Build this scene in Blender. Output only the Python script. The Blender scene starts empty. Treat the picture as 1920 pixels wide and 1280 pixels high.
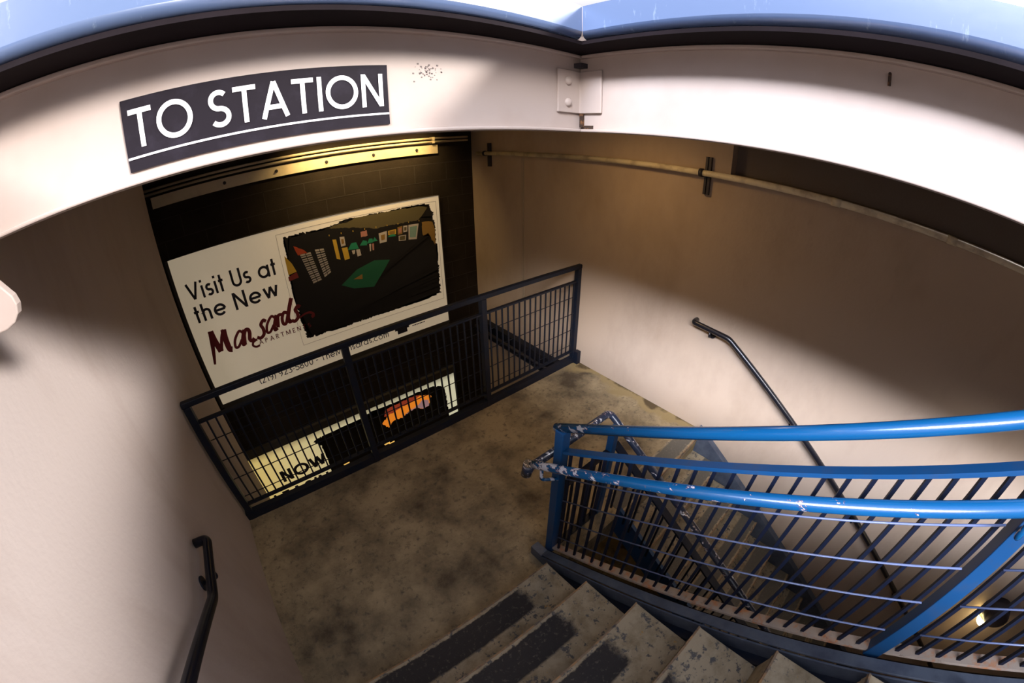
import bpy, bmesh, math, random
from mathutils import Vector, Matrix
random.seed(7)
C = bpy.context.scene.collection
PI = math.pi

# ------------------------------------------------------------------ camera
cd = bpy.data.cameras.new('camera')
cam = bpy.data.objects.new('camera', cd); C.objects.link(cam)
cd.type = 'PANO'
cd.sensor_fit = 'HORIZONTAL'; cd.sensor_width = 36.0; cd.sensor_height = 24.0
cd.clip_start = 0.01; cd.clip_end = 200
pano = cd if hasattr(cd, 'panorama_type') else cd.cycles
pano.panorama_type = 'FISHEYE_LENS_POLYNOMIAL'
pano.fisheye_fov = PI
pano.fisheye_polynomial_k0 = 0.0
pano.fisheye_polynomial_k1 = -0.0739928
pano.fisheye_polynomial_k2 = 0.0
pano.fisheye_polynomial_k3 = 1.47632e-5
pano.fisheye_polynomial_k4 = 0.0
cam.matrix_world = (Matrix.Rotation(-0.683984, 4, 'Z') @ Matrix.Rotation(1.050988, 4, 'X') @ Matrix.Rotation(-0.015317, 4, 'Z'))
bpy.context.scene.camera = cam

# ------------------------------------------------------------------ world, exposure
SKY, EAST, BAND, BAND2 = 1.4, 0.8, 115.0, 235.0
w = bpy.data.worlds.new('world'); bpy.context.scene.world = w; w.use_nodes = True
nt = w.node_tree; nt.nodes.clear()
wo = nt.nodes.new('ShaderNodeOutputWorld'); bg = nt.nodes.new('ShaderNodeBackground')
tc = nt.nodes.new('ShaderNodeTexCoord'); nz = nt.nodes.new('ShaderNodeTexNoise')
nz.inputs['Scale'].default_value = 1.6; nz.inputs['Detail'].default_value = 4
rp = nt.nodes.new('ShaderNodeValToRGB')
rp.color_ramp.elements[0].position = 0.40; rp.color_ramp.elements[0].color = (0.50, 0.62, 0.88, 1)
rp.color_ramp.elements[1].position = 0.60; rp.color_ramp.elements[1].color = (1.0, 0.94, 0.90, 1)
nt.links.new(tc.outputs['Generated'], nz.inputs['Vector']); nt.links.new(nz.outputs['Fac'], rp.inputs['Fac'])
def wm(op, a, b, clamp=False):
    n = nt.nodes.new('ShaderNodeMath'); n.operation = op; n.use_clamp = clamp
    for i, v in enumerate((a, b)):
        if isinstance(v, (int, float)): n.inputs[i].default_value = v
        else: nt.links.new(v, n.inputs[i])
    return n.outputs[0]
sx_ = nt.nodes.new('ShaderNodeSeparateXYZ'); nt.links.new(tc.outputs['Generated'], sx_.inputs[0])
dx, dy, dz = sx_.outputs
# bright cloud bank low in the western sky (towards -x), a lighter sky towards +x
nx = wm('MAXIMUM', wm('MULTIPLY', dx, -1), 0.02)
sz = wm('DIVIDE', dz, nx); sy = wm('DIVIDE', wm('MULTIPLY', dy, -1), nx)
def smooth(v, lo, hi): return wm('DIVIDE', wm('SUBTRACT', v, lo), hi-lo, True)
band = wm('MULTIPLY', wm('MULTIPLY', smooth(sz, 0.62, 0.70), smooth(wm('MULTIPLY', sz, -1), -1.15, -0.75)), wm('MULTIPLY', smooth(sy, -0.35, 0.2), smooth(wm('MULTIPLY', sy, -1), -1.5, -0.9)))
band = wm('MULTIPLY', band, smooth(wm('MULTIPLY', dx, -1), 0.1, 0.2))
east = wm('MULTIPLY', wm('MULTIPLY', smooth(dx, -0.05, 0.45), smooth(wm('MULTIPLY', dz, -1), -0.86, -0.62)), EAST)
px_ = wm('MAXIMUM', dx, 0.02); ny_ = wm('MAXIMUM', wm('MULTIPLY', dy, -1), 0.02)
qx = wm('DIVIDE', dz, px_); qy = wm('DIVIDE', dz, ny_)
band2 = wm('MULTIPLY', wm('MULTIPLY', smooth(qx, 0.55, 0.80), smooth(wm('MULTIPLY', qx, -1), -1.12, -0.85)), wm('MULTIPLY', smooth(qy, 0.42, 0.60), smooth(wm('MULTIPLY', qy, -1), -1.0, -0.80)))
lum = wm('ADD', wm('ADD', wm('ADD', SKY, east), wm('MULTIPLY', band, BAND)), wm('MULTIPLY', band2, BAND2))
nt.links.new(rp.outputs['Color'], bg.inputs['Color']); nt.links.new(bg.outputs['Background'], wo.inputs['Surface'])
lum = wm('MULTIPLY', lum, wm('ADD', 0.25, wm('MULTIPLY', smooth(dz, 0.28, 0.42), 0.75)))   # street buildings hide the low sky
nt.links.new(lum, bg.inputs['Strength'])

vs = bpy.context.scene.view_settings
vs.view_transform = 'Standard'; vs.look = 'None'; vs.gamma = 1.0; vs.use_curve_mapping = False
vs.exposure = 0.0
try: bpy.context.scene.cycles.use_denoising = True
except Exception: pass

# ------------------------------------------------------------------ key dimensions (metres, camera is the origin)
XL, XR = -0.675, 2.684          # side walls
YE = 2.235                      # line of the guard on the landing's far edge
YB = 4.0                        # back wall
ZL = -2.2                       # landing
ZF = -4.488                     # lower floor
SL = 0.62                       # pitch of both flights
XG = 0.945                      # guard of the upper flight
XO, YO = 0.945, 0.82            # inner corner of the beams round the opening
ZB, ZT = 0.026, 0.262           # bottom and top of the beams
XH = 1.45                       # guard of the lower flight

# ------------------------------------------------------------------ materials
def mat(name, col, rough=0.6, metal=0.0, spec=0.5, n1=None, n2=None, bump=0.0, bscale=60, coat=0.0, r2=None):
    """n1, n2: (colour, scale, lo, hi, detail, stretch) blotches mixed over the base"""
    m = bpy.data.materials.new(name); m.use_nodes = True
    t = m.node_tree; b = t.nodes['Principled BSDF']
    b.inputs['Roughness'].default_value = rough; b.inputs['Metallic'].default_value = metal
    b.inputs['Specular IOR Level'].default_value = spec
    b.inputs['Coat Weight'].default_value = coat; b.inputs['Coat Roughness'].default_value = 0.12
    tcn = t.nodes.new('ShaderNodeTexCoord'); geo = t.nodes.new('ShaderNodeNewGeometry')
    last = None
    rgb = t.nodes.new('ShaderNodeRGB'); rgb.outputs[0].default_value = (*col, 1); last = rgb.outputs[0]
    for n in (n1, n2):
        if not n: continue
        c2, sc, lo, hi, det, st = n
        mp = t.nodes.new('ShaderNodeMapping'); mp.inputs['Scale'].default_value = st
        t.links.new(geo.outputs['Position'], mp.inputs['Vector'])
        tn = t.nodes.new('ShaderNodeTexNoise'); tn.inputs['Scale'].default_value = sc; tn.inputs['Detail'].default_value = det
        tn.inputs['Roughness'].default_value = 0.65
        t.links.new(mp.outputs['Vector'], tn.inputs['Vector'])
        cr = t.nodes.new('ShaderNodeValToRGB'); cr.color_ramp.elements[0].position = lo; cr.color_ramp.elements[1].position = hi
        t.links.new(tn.outputs['Fac'], cr.inputs['Fac'])
        mx = t.nodes.new('ShaderNodeMix'); mx.data_type = 'RGBA'
        t.links.new(cr.outputs['Color'], mx.inputs[0]); t.links.new(last, mx.inputs[6]); mx.inputs[7].default_value = (*c2, 1)
        last = mx.outputs[2]
    t.links.new(last, b.inputs['Base Color'])
    if bump:
        tn = t.nodes.new('ShaderNodeTexNoise'); tn.inputs['Scale'].default_value = bscale; tn.inputs['Detail'].default_value = 5
        t.links.new(geo.outputs['Position'], tn.inputs['Vector'])
        bp = t.nodes.new('ShaderNodeBump'); bp.inputs['Strength'].default_value = bump; bp.inputs['Distance'].default_value = 0.01
        t.links.new(tn.outputs['Fac'], bp.inputs['Height']); t.links.new(bp.outputs['Normal'], b.inputs['Normal'])
    m['last'] = 0
    return m
def emis(name, col, strength):
    m = bpy.data.materials.new(name); m.use_nodes = True; b = m.node_tree.nodes['Principled BSDF']
    b.inputs['Base Color'].default_value = (*col, 1); b.inputs['Roughness'].default_value = 0.5
    b.inputs['Emission Color'].default_value = (*col, 1); b.inputs['Emission Strength'].default_value = strength
    return m

S1 = (1, 1, 1)
M = {}
M['plaster'] = mat('plaster', (0.49, 0.375, 0.285), 0.85, n1=((0.37, 0.27, 0.195), 1.3, 0.50, 0.85, 5, (1, 1, 0.6)), n2=((0.36, 0.27, 0.20), 5, 0.66, 0.90, 8, (1, 1, .5)), bump=0.12, bscale=45)
M['plaster_left'] = mat('plaster_left', (0.44, 0.372, 0.338), 0.85, n1=((0.32, 0.25, 0.21), 1.6, 0.48, 0.85, 5, (1, 1, 0.35)), n2=((0.24, 0.18, 0.14), 7, 0.70, 0.92, 8, (1, 1, .5)), bump=0.12, bscale=45)
M['landing'] = mat('landing_concrete', (0.42, 0.325, 0.19), 0.8, n1=((0.085, 0.062, 0.035), 2.3, 0.40, 0.66, 9, S1), n2=((0.085, 0.07, 0.05), 26, 0.54, 0.75, 6, S1), bump=0.25, bscale=50)
def wall_dirt(m):
    """tan grime where the landing meets the right wall"""
    t = m.node_tree; b_ = t.nodes['Principled BSDF']; L = t.links.new; src = b_.inputs['Base Color'].links[0].from_socket
    g = t.nodes.new('ShaderNodeNewGeometry'); s = t.nodes.new('ShaderNodeSeparateXYZ'); L(g.outputs['Position'], s.inputs[0])
    n = t.nodes.new('ShaderNodeTexNoise'); n.inputs['Scale'].default_value = 4.5; n.inputs['Detail'].default_value = 8; L(g.outputs['Position'], n.inputs['Vector'])
    a = t.nodes.new('ShaderNodeMath'); a.operation = 'MULTIPLY_ADD'; a.inputs[1].default_value = 0.5; L(n.outputs['Fac'], a.inputs[0]); L(s.outputs['X'], a.inputs[2])
    for lo_, hi_, c in ((2.78, 2.84, (0.30, 0.22, 0.10)), (2.90, 2.95, (0.09, 0.06, 0.025))):
        r = t.nodes.new('ShaderNodeMapRange'); r.inputs[1].default_value = lo_; r.inputs[2].default_value = hi_; L(a.outputs[0], r.inputs[0])
        x = t.nodes.new('ShaderNodeMix'); x.data_type = 'RGBA'; L(r.outputs[0], x.inputs[0]); L(src, x.inputs[6]); x.inputs[7].default_value = (*c, 1); src = x.outputs[2]
    L(src, b_.inputs['Base Color'])
wall_dirt(M['landing'])
M['dark_block'] = mat('dark_block', (0.024, 0.018, 0.014), 0.85, spec=0.15, n1=((0.034, 0.026, 0.02), 3, 0.4, 0.7, 5, S1), bump=0.2, bscale=80)
M['slab'] = mat('slab_concrete', (0.16, 0.12, 0.095), 0.9, n1=((0.16, 0.13, 0.11), 2, 0.4, 0.7, 6, S1), bump=0.2)
M['cream'] = mat('cream_paint', (0.42, 0.345, 0.305), 0.5, spec=0.4, n1=((0.37, 0.29, 0.245), 2.5, 0.45, 0.75, 4, S1), n2=((0.42, 0.20, 0.09), 30, 0.72, 0.80, 6, S1), bump=0.03, bscale=120)
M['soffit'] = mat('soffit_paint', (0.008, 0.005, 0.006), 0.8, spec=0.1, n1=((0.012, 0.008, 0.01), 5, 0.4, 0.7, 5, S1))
M['fascia'] = mat('blue_fascia_paint', (0.10, 0.145, 0.26), 0.25, spec=0.9, coat=0.9, n1=((0.20, 0.26, 0.36), 60, 0.62, 0.74, 6, (1, 1, .25)), bump=0.02, bscale=40)
def chipped(name, base, chip, rust, lo, rough=0.28, sc=14, coat=0.5, st=(1, 1, 1), wear=None):
    m = mat(name, base, rough, spec=0.6, coat=coat, n1=(rust, sc, lo, lo + 0.012, 9, st), n2=(chip, sc, lo + 0.015, lo + 0.025, 9, st), bump=0.03, bscale=150)
    if wear:      # paint worn more towards the lower end of the rail, where hands grab it
        t = m.node_tree; g = t.nodes.new('ShaderNodeNewGeometry'); s = t.nodes.new('ShaderNodeSeparateXYZ'); t.links.new(g.outputs['Position'], s.inputs[0])
        r = t.nodes.new('ShaderNodeMapRange'); r.inputs[1].default_value = wear[0]; r.inputs[2].default_value = wear[1]; r.inputs[4].default_value = wear[2]; t.links.new(s.outputs['Y'], r.inputs[0])
        for cr in [n for n in t.nodes if n.type == 'VALTORGB']:
            l = cr.inputs['Fac'].links[0]; src = l.from_socket; a = t.nodes.new('ShaderNodeMath'); a.operation = 'ADD'
            t.links.new(src, a.inputs[0]); t.links.new(r.outputs[0], a.inputs[1]); t.links.new(a.outputs[0], cr.inputs['Fac'])
    return m
M['blue'] = chipped('blue_rail_paint', (0.003, 0.070, 0.195), (0.55, 0.58, 0.66), (0.16, 0.05, 0.03), 0.605, rough=0.25, sc=17, coat=0.3, st=(1.6, 0.7, 1.6), wear=(0.45, 0.85, 0.13))
M['blue_top'] = chipped('blue_top_rail_paint', (0.003, 0.070, 0.195), (0.55, 0.58, 0.66), (0.16, 0.05, 0.03), 0.70, rough=0.25, sc=17, coat=0.3, st=(1.6, 0.7, 1.6), wear=(0.35, 0.85, 0.24))
M['blue_plain'] = mat('blue_metal_paint', (0.004, 0.048, 0.145), 0.42, n1=((0.02, 0.05, 0.12), 14, 0.5, 0.8, 5, S1))
M['blue_grey'] = mat('faded_blue_paint', (0.085, 0.105, 0.145), 0.55, n1=((0.04, 0.05, 0.08), 9, 0.4, 0.75, 6, S1))
M['navy'] = mat('navy_metal_paint', (0.006, 0.010, 0.022), 0.5, spec=0.3, n1=((0.016, 0.013, 0.016), 12, 0.45, 0.75, 5, S1))
M['picket'] = mat('picket_shaded_paint', (0.004, 0.007, 0.020), 0.5, spec=0.25)  # blue paint darkened to near-black, holds the shaded side of the pickets
M['rod'] = mat('rod_paint', (0.10, 0.13, 0.25), 0.4, spec=0.5, coat=0.1)
M['black_rail'] = chipped('black_rail_paint', (0.008, 0.008, 0.012), (0.28, 0.30, 0.33), (0.06, 0.035, 0.03), 0.66, rough=0.3, sc=22, coat=0.15)
M['worn_rail'] = chipped('worn_rail_paint', (0.02, 0.03, 0.06), (0.60, 0.62, 0.68), (0.20, 0.06, 0.03), 0.57, rough=0.35, sc=30, st=(1.6, 0.6, 1.6))
M['pipe'] = mat('pipe_paint', (0.78, 0.68, 0.50), 0.5, n1=((0.38, 0.30, 0.22), 8, 0.45, 0.75, 4, S1))
M['bracket_dark'] = mat('bracket_metal', (0.045, 0.04, 0.05), 0.5, metal=0.3)
M['toe'] = mat('toe_rust', (0.34, 0.28, 0.235), 0.7, n1=((0.42, 0.17, 0.07), 22, 0.50, 0.66, 6, S1), n2=((0.12, 0.09, 0.08), 30, 0.6, 0.75, 5, S1))
M['sign'] = mat('sign_panel_paint', (0.013, 0.010, 0.014), 0.6, spec=0.10, n1=((0.022, 0.018, 0.026), 20, 0.5, 0.8, 4, S1))
M['white'] = mat('white_lettering', (0.86, 0.84, 0.83), 0.45)
M['gap'] = mat('dark_gap', (0.03, 0.015, 0.008), 0.8, n1=((0.25, 0.10, 0.03), 60, 0.5, 0.7, 4, S1))
M['shade_dark'] = mat('shade_strip_dark', (0.010, 0.006, 0.005), 0.8, spec=0.1)  # near-black colour for the shade between stringer and guard
M['ledge'] = mat('ledger_paint', (0.72, 0.62, 0.44), 0.5, n1=((0.6, 0.5, 0.34), 10, 0.5, 0.8, 4, S1))
M['caulk'] = mat('joint_caulk', (0.42, 0.34, 0.26), 0.8)
M['nosing'] = mat('nosing_rust', (0.22, 0.15, 0.09), 0.6, n1=((0.36, 0.20, 0.08), 25, 0.45, 0.6, 6, S1), n2=((0.05, 0.045, 0.045), 18, 0.5, 0.65, 6, S1))
M['frame_dark'] = mat('billboard_frame', (0.05, 0.045, 0.04), 0.4)
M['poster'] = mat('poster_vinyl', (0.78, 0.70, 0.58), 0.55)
for k_, v_ in (('Emission Color', (0.80, 0.66, 0.46, 1)), ('Emission Strength', 0.30)): M['poster'].node_tree.nodes['Principled BSDF'].inputs[k_].default_value = v_  # faint even glow added to brighten the upper billboard face
M['ink'] = mat('poster_ink_dark', (0.02, 0.02, 0.035), 0.5)
M['maroon'] = mat('poster_ink_maroon', (0.20, 0.018, 0.024), 0.5)
M['grey_line'] = mat('poster_grey_line', (0.30, 0.26, 0.22), 0.5)
def flat(n, c): M[n] = mat(n, c, 0.55)
flat('ph_black', (0.006, 0.005, 0.005)); flat('ph_white', (0.62, 0.58, 0.58)); flat('ph_red', (0.50, 0.07, 0.02)); flat('ph_yellow', (0.75, 0.50, 0.06))
flat('ph_maroon', (0.25, 0.03, 0.03)); flat('ph_green', (0.010, 0.135, 0.065)); flat('ph_lamp', (0.02, 0.30, 0.17)); flat('ph_gold', (0.34, 0.20, 0.05))
flat('ph_olive', (0.13, 0.11, 0.055)); flat('ph_pink', (0.55, 0.25, 0.22)); flat('ph_blue', (0.25, 0.42, 0.40))

def tread_material(name, x1, depth, sgn=1, g0=(0.026, 0.021, 0.019), g1=(0.11, 0.09, 0.07)):
    """concrete tread; the worn black grit strip covers the front of the tread up to x1 (object space, x across, y back from the nosing)"""
    m = bpy.data.materials.new(name); m.use_nodes = True; t = m.node_tree; b = t.nodes['Principled BSDF']; L = t.links.new
    b.inputs['Roughness'].default_value = 0.75
    tcn = t.nodes.new('ShaderNodeTexCoord'); geo = t.nodes.new('ShaderNodeNewGeometry'); sx = t.nodes.new('ShaderNodeSeparateXYZ'); L(tcn.outputs['Object'], sx.inputs[0])
    Y = None
    def noise(sc, det=6):
        n = t.nodes.new('ShaderNodeTexNoise'); n.inputs['Scale'].default_value = sc; n.inputs['Detail'].default_value = det; n.inputs['Roughness'].default_value = 0.7
        L(geo.outputs['Position'], n.inputs['Vector']); return n.outputs['Fac']
    def math_(op, a, bb, clamp=False):
        n = t.nodes.new('ShaderNodeMath'); n.operation = op; n.use_clamp = clamp
        for i, v in enumerate((a, bb)):
            if isinstance(v, (int, float)): n.inputs[i].default_value = v
            else: L(v, n.inputs[i])
        return n.outputs[0]
    def mix(f, a, bcol):
        n = t.nodes.new('ShaderNodeMix'); n.data_type = 'RGBA'; L(f, n.inputs[0])
        if isinstance(a, tuple): n.inputs[6].default_value = (*a, 1)
        else: L(a, n.inputs[6])
        n.inputs[7].default_value = (*bcol, 1); return n.outputs[2]
    Y = math_('MULTIPLY', sx.outputs['Y'], sgn)
    wob = math_('MULTIPLY', math_('SUBTRACT', noise(14), 0.5), 0.16)
    fx = math_('MULTIPLY', math_('SUBTRACT', x1, math_('ADD', sx.outputs['X'], wob)), 28, True)
    fy = math_('MULTIPLY', math_('SUBTRACT', depth, math_('ADD', Y, math_('MULTIPLY', wob, 0.15))), 90, True)
    f2 = math_('MULTIPLY', math_('SUBTRACT', Y, math_('MULTIPLY', noise(24), 0.03)), 160, True)
    grit = math_('MULTIPLY', math_('MULTIPLY', fx, fy), f2)
    worn = math_('MULTIPLY', math_('SUBTRACT', noise(45, 8), 0.56), 9, True)
    c = mix(math_('MULTIPLY', math_('SUBTRACT', noise(9), 0.44), 4, True), (0.40, 0.325, 0.215), (0.23, 0.175, 0.10))
    c = mix(math_('MULTIPLY', math_('SUBTRACT', noise(28, 9), 0.555), 22, True), c, (0.10, 0.095, 0.09))
    c = mix(math_('MULTIPLY', math_('SUBTRACT', noise(17, 4), 0.66), 20, True), c, (0.42, 0.24, 0.07))
    g = mix(worn, g0, g1)
    n = t.nodes.new('ShaderNodeMix'); n.data_type = 'RGBA'; L(grit, n.inputs[0]); L(c, n.inputs[6]); L(g, n.inputs[7])
    L(n.outputs[2], b.inputs['Base Color'])
    bp = t.nodes.new('ShaderNodeBump'); bp.inputs['Strength'].default_value = 0.4; bp.inputs['Distance'].default_value = 0.01; L(noise(70), bp.inputs['Height']); L(bp.outputs['Normal'], b.inputs['Normal'])
    return m
M['tread_up'] = tread_material('tread_concrete', 0.60, 0.165, -1)
M['tread_low'] = tread_material('lower_tread_concrete', 3.0, 0.155, 1, (0.13, 0.12, 0.10), (0.20, 0.18, 0.15))

# stain along the foot of the right wall is painted dirt, low on the wall over the landing
# ------------------------------------------------------------------ mesh helpers
def nb(): return bmesh.new()
def add_box(bm, x0, x1, y0, y1, z0, z1, mi=0):
    v = [bm.verts.new(p) for p in ((x0,y0,z0),(x1,y0,z0),(x1,y1,z0),(x0,y1,z0),(x0,y0,z1),(x1,y0,z1),(x1,y1,z1),(x0,y1,z1))]
    for f in ((0,3,2,1),(4,5,6,7),(0,1,5,4),(1,2,6,5),(2,3,7,6),(3,0,4,7)):
        bm.faces.new([v[i] for i in f]).material_index = mi
def frame_of(d, up=(0, 0, 1)):
    d = Vector(d).normalized(); u = Vector(up)
    if abs(d.dot(u)) > 0.97: u = Vector((1, 0, 0))
    a = d.cross(u).normalized(); return a, a.cross(d).normalized()
def add_tube(bm, pts, r, seg=20, cap=True):
    pts = [Vector(p) for p in pts]; rings = []; n = len(pts)
    a0 = None
    for i, p in enumerate(pts):
        d0 = (pts[i] - pts[i-1]).normalized() if i else (pts[1] - pts[0]).normalized()
        d1 = (pts[i+1] - pts[i]).normalized() if i < n-1 else d0
        d = (d0 + d1).normalized(); k = 1.0 / max(0.3, math.sqrt(max(0.01, (1 + d0.dot(d1)) / 2)))
        if a0 is None: a, b = frame_of(d)
        else:
            a = (a0 - d * a0.dot(d)).normalized(); b = a.cross(d).normalized()
        a0 = a
        bend = d1 - d0
        ring = []
        for s in range(seg):
            t = 2*PI*s/seg; o = a*math.cos(t)*r + b*math.sin(t)*r
            if bend.length > 1e-4:
                bd = bend.normalized(); o = o + bd * o.dot(bd) * (k - 1)
            ring.append(bm.verts.new(p + o))
        rings.append(ring)
    for i in range(n-1):
        for s in range(seg):
            f = bm.faces.new((rings[i][s], rings[i][(s+1) % seg], rings[i+1][(s+1) % seg], rings[i+1][s])); f.smooth = True
    if cap:
        bm.faces.new(rings[0][::-1]); bm.faces.new(rings[-1])
def bend(pts, r, steps=6):
    """round the corners of a polyline"""
    pts = [Vector(p) for p in pts]; out = [pts[0]]
    for i in range(1, len(pts)-1):
        p = pts[i]; a = (pts[i-1]-p).normalized()*r + p; c = (pts[i+1]-p).normalized()*r + p
        for k in range(steps+1):
            t = k/steps; out.append(a*(1-t)**2 + p*2*t*(1-t) + c*t*t)
    out.append(pts[-1]); return out
def add_bar(bm, p0, p1, wa, wb, up=(0, 0, 1), mi=0):
    """rectangular bar from p0 to p1; wa across, wb along up"""
    p0 = Vector(p0); p1 = Vector(p1); d = (p1-p0); a, b = frame_of(d, up)
    q = []
    for p in (p0, p1):
        for s, t in ((-1,-1),(1,-1),(1,1),(-1,1)): q.append(bm.verts.new(p + a*wa/2*s + b*wb/2*t))
    for f in ((0,1,2,3),(7,6,5,4),(0,4,5,1),(1,5,6,2),(2,6,7,3),(3,7,4,0)):
        bm.faces.new([q[i] for i in f]).material_index = mi
def add_prism(bm, poly, axis, a0, a1, mi=0):
    """poly of (u,v) extruded along an axis; x:(y,z) y:(x,z) z:(x,y)"""
    def P(u, v, a): return {'x': (a, u, v), 'y': (u, a, v), 'z': (u, v, a)}[axis]
    v0 = [bm.verts.new(P(u, v, a0)) for u, v in poly]; v1 = [bm.verts.new(P(u, v, a1)) for u, v in poly]; n = len(poly)
    bm.faces.new(v0).material_index = mi; bm.faces.new(v1[::-1]).material_index = mi
    for i in range(n): bm.faces.new((v0[i], v0[(i+1) % n], v1[(i+1) % n], v1[i])).material_index = mi
def add_cyl(bm, p0, p1, r0, r1=None, seg=24, cap=True):
    r1 = r0 if r1 is None else r1; p0 = Vector(p0); p1 = Vector(p1); a, b = frame_of(p1-p0)
    A = []; B = []
    for s in range(seg):
        t = 2*PI*s/seg; o = a*math.cos(t) + b*math.sin(t); A.append(bm.verts.new(p0+o*r0)); B.append(bm.verts.new(p1+o*r1))
    for s in range(seg):
        f = bm.faces.new((A[s], A[(s+1) % seg], B[(s+1) % seg], B[s])); f.smooth = True
    if cap: bm.faces.new(A[::-1]); bm.faces.new(B)
def add_dome(bm, c, nrm, r, h, seg=16, rings=5):
    c = Vector(c); n = Vector(nrm).normalized(); a, b = frame_of(n); prev = None
    for i in range(rings+1):
        t = PI/2*i/rings; rr = r*math.cos(t); hh = h*math.sin(t)
        ring = [bm.verts.new(c + n*hh + (a*math.cos(2*PI*s/seg)+b*math.sin(2*PI*s/seg))*max(rr, 1e-4)) for s in range(seg)]
        if prev:
            for s in range(seg):
                f = bm.faces.new((prev[s], prev[(s+1) % seg], ring[(s+1) % seg], ring[s])); f.smooth = True
        prev = ring
    bm.faces.new(prev)

def wloc(o):
    p = Vector((0, 0, 0))
    while o is not None: p += o.location; o = o.parent
    return p
def obj(name, bm, m, parent=None, loc=None, bev=0.0):
    """link a bmesh (given in world coordinates) as ONE mesh object whose origin is loc (world)"""
    bmesh.ops.recalc_face_normals(bm, faces=bm.faces)
    if loc is None: loc = wloc(parent) if parent else Vector((0, 0, 0))
    loc = Vector(loc)
    bmesh.ops.translate(bm, verts=bm.verts, vec=-loc)
    me = bpy.data.meshes.new(name); bm.to_mesh(me); bm.free()
    for mm in (m if isinstance(m, (list, tuple)) else [m]): me.materials.append(mm)
    o = bpy.data.objects.new(name, me); C.objects.link(o)
    if parent: o.parent = parent; o.location = loc - wloc(parent)
    else: o.location = loc
    if bev:
        md = o.modifiers.new('bevel', 'BEVEL'); md.width = bev; md.segments = 2; md.limit_method = 'ANGLE'; md.angle_limit = math.radians(40)
    return o
def thing(name, label, cat, loc, group=None):
    o = bpy.data.objects.new(name, None); C.objects.link(o); o.location = loc; o.empty_display_size = 0.1
    o['label'] = label; o['category'] = cat
    if group: o['group'] = group
    return o
def tag(o, label, cat, group=None):
    o['label'] = label; o['category'] = cat
    if group: o['group'] = group
    return o
def struct(name, bm, m, label=None, loc=None, bev=0.0):
    o = obj(name, bm, m, None, loc, bev); o['kind'] = 'structure'
    if label: o['label'] = label
    return o
def dup(src, parent, loc_world):
    c = src.copy(); C.objects.link(c); c.parent = parent
    c.location = Vector(loc_world) - (wloc(parent) if parent else Vector((0, 0, 0)))
    for ch in list(src.children):
        d = ch.copy(); C.objects.link(d); d.parent = c
    return c

# ------------------------------------------------------------------ the setting
b = nb()
add_box(b, XR, XR+0.30, 0.95, YB, ZF-0.2, 0.262)
add_box(b, XR, XR+0.30, -4.2, 0.95, ZF-0.2, -0.13)
struct('wall_right', b, M['plaster'], 'tan plaster wall behind the black sloping handrail')
b = nb(); add_box(b, XR+0.10, XR+0.40, -4.2, 0.95, -0.128, 0.262)
struct('trim_1', b, M['slab'], 'set-back concrete band above the pipe on the right wall')
b = nb()
add_box(b, XL-0.30, XL, -4.2, 3.36, ZF-0.2, 0.30)
struct('wall_left', b, M['plaster_left'], 'pale plaster wall on the left, bright towards the viewer')
b = nb(); add_box(b, XL-0.62, XL-0.32, 3.36, YB, ZF-0.2, 0.30)
struct('wall_recess', b, M['dark_block'], 'dark recess beside the billboards at the end of the left wall')
b = nb(); add_box(b, XL-0.62, XR+0.30, YB, YB+0.3, ZF-0.2, 0.262)
back = struct('wall_back', b, M['dark_block'], 'dark block wall behind the two billboards')
# block joints as real proud mortar lines
b = nb()
for k in range(22):
    z = -0.235 - 0.2035*k
    add_box(b, XL-0.3, XR, YB-0.0015, YB+0.01, z-0.004, z+0.004)
    for i in range(9):
        x = XL-0.25 + 0.406*i + (0.203 if k % 2 else 0)
        if x < XR-0.02: add_box(b, x-0.0035, x+0.0035, YB-0.0015, YB+0.01, z-0.2035, z)
mj = mat('mortar', (0.030, 0.023, 0.018), 0.85)
j = obj('mortar_joint', b, mj, back); 
b = nb(); add_box(b, XL-0.3, XR+0.3, -4.5, -4.2, ZF-0.2, 0.262)
struct('wall_front', b, M['plaster'], 'wall under the street edge behind the viewer')
b = nb(); add_box(b, XL-0.62, XR+0.3, -4.2, YB, ZF-0.2, ZF)
struct('floor', b, M['landing'], 'lower floor far below the landing')
b = nb(); add_box(b, XL, XR, 0.70, 2.213, ZL-0.2, ZL)
struct('floor', b, M['landing'], 'stained concrete landing between the two flights')
# street slab = ceiling, open over the upper flight
b = nb()
add_box(b, XL-1.2, XR+1.2, YO+0.02, YB+1.0, ZT+0.003, ZT+0.11)
add_box(b, XO+0.02, XR+1.2, -5.0, YO+0.02, ZT+0.003, ZT+0.11)
struct('ceiling', b, M['slab'], 'underside of the street slab over the landing')
b = nb(); add_box(b, XL-0.6, XO+0.02, -5.0, -2.35, -0.42, -0.257)
struct('floor', b, M['landing'], 'top landing behind the viewer')
# vertical joint on the right wall
b = nb(); add_box(b, XR-0.006, XR+0.004, 3.055, 3.067, -4.0, -0.19); add_box(b, XR-0.004, XR+0.004, 3.083, 3.093, -4.0, -0.19)
struct('trim_2', b, M['caulk'], 'thin vertical joint strip on the right wall near the back')

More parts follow.
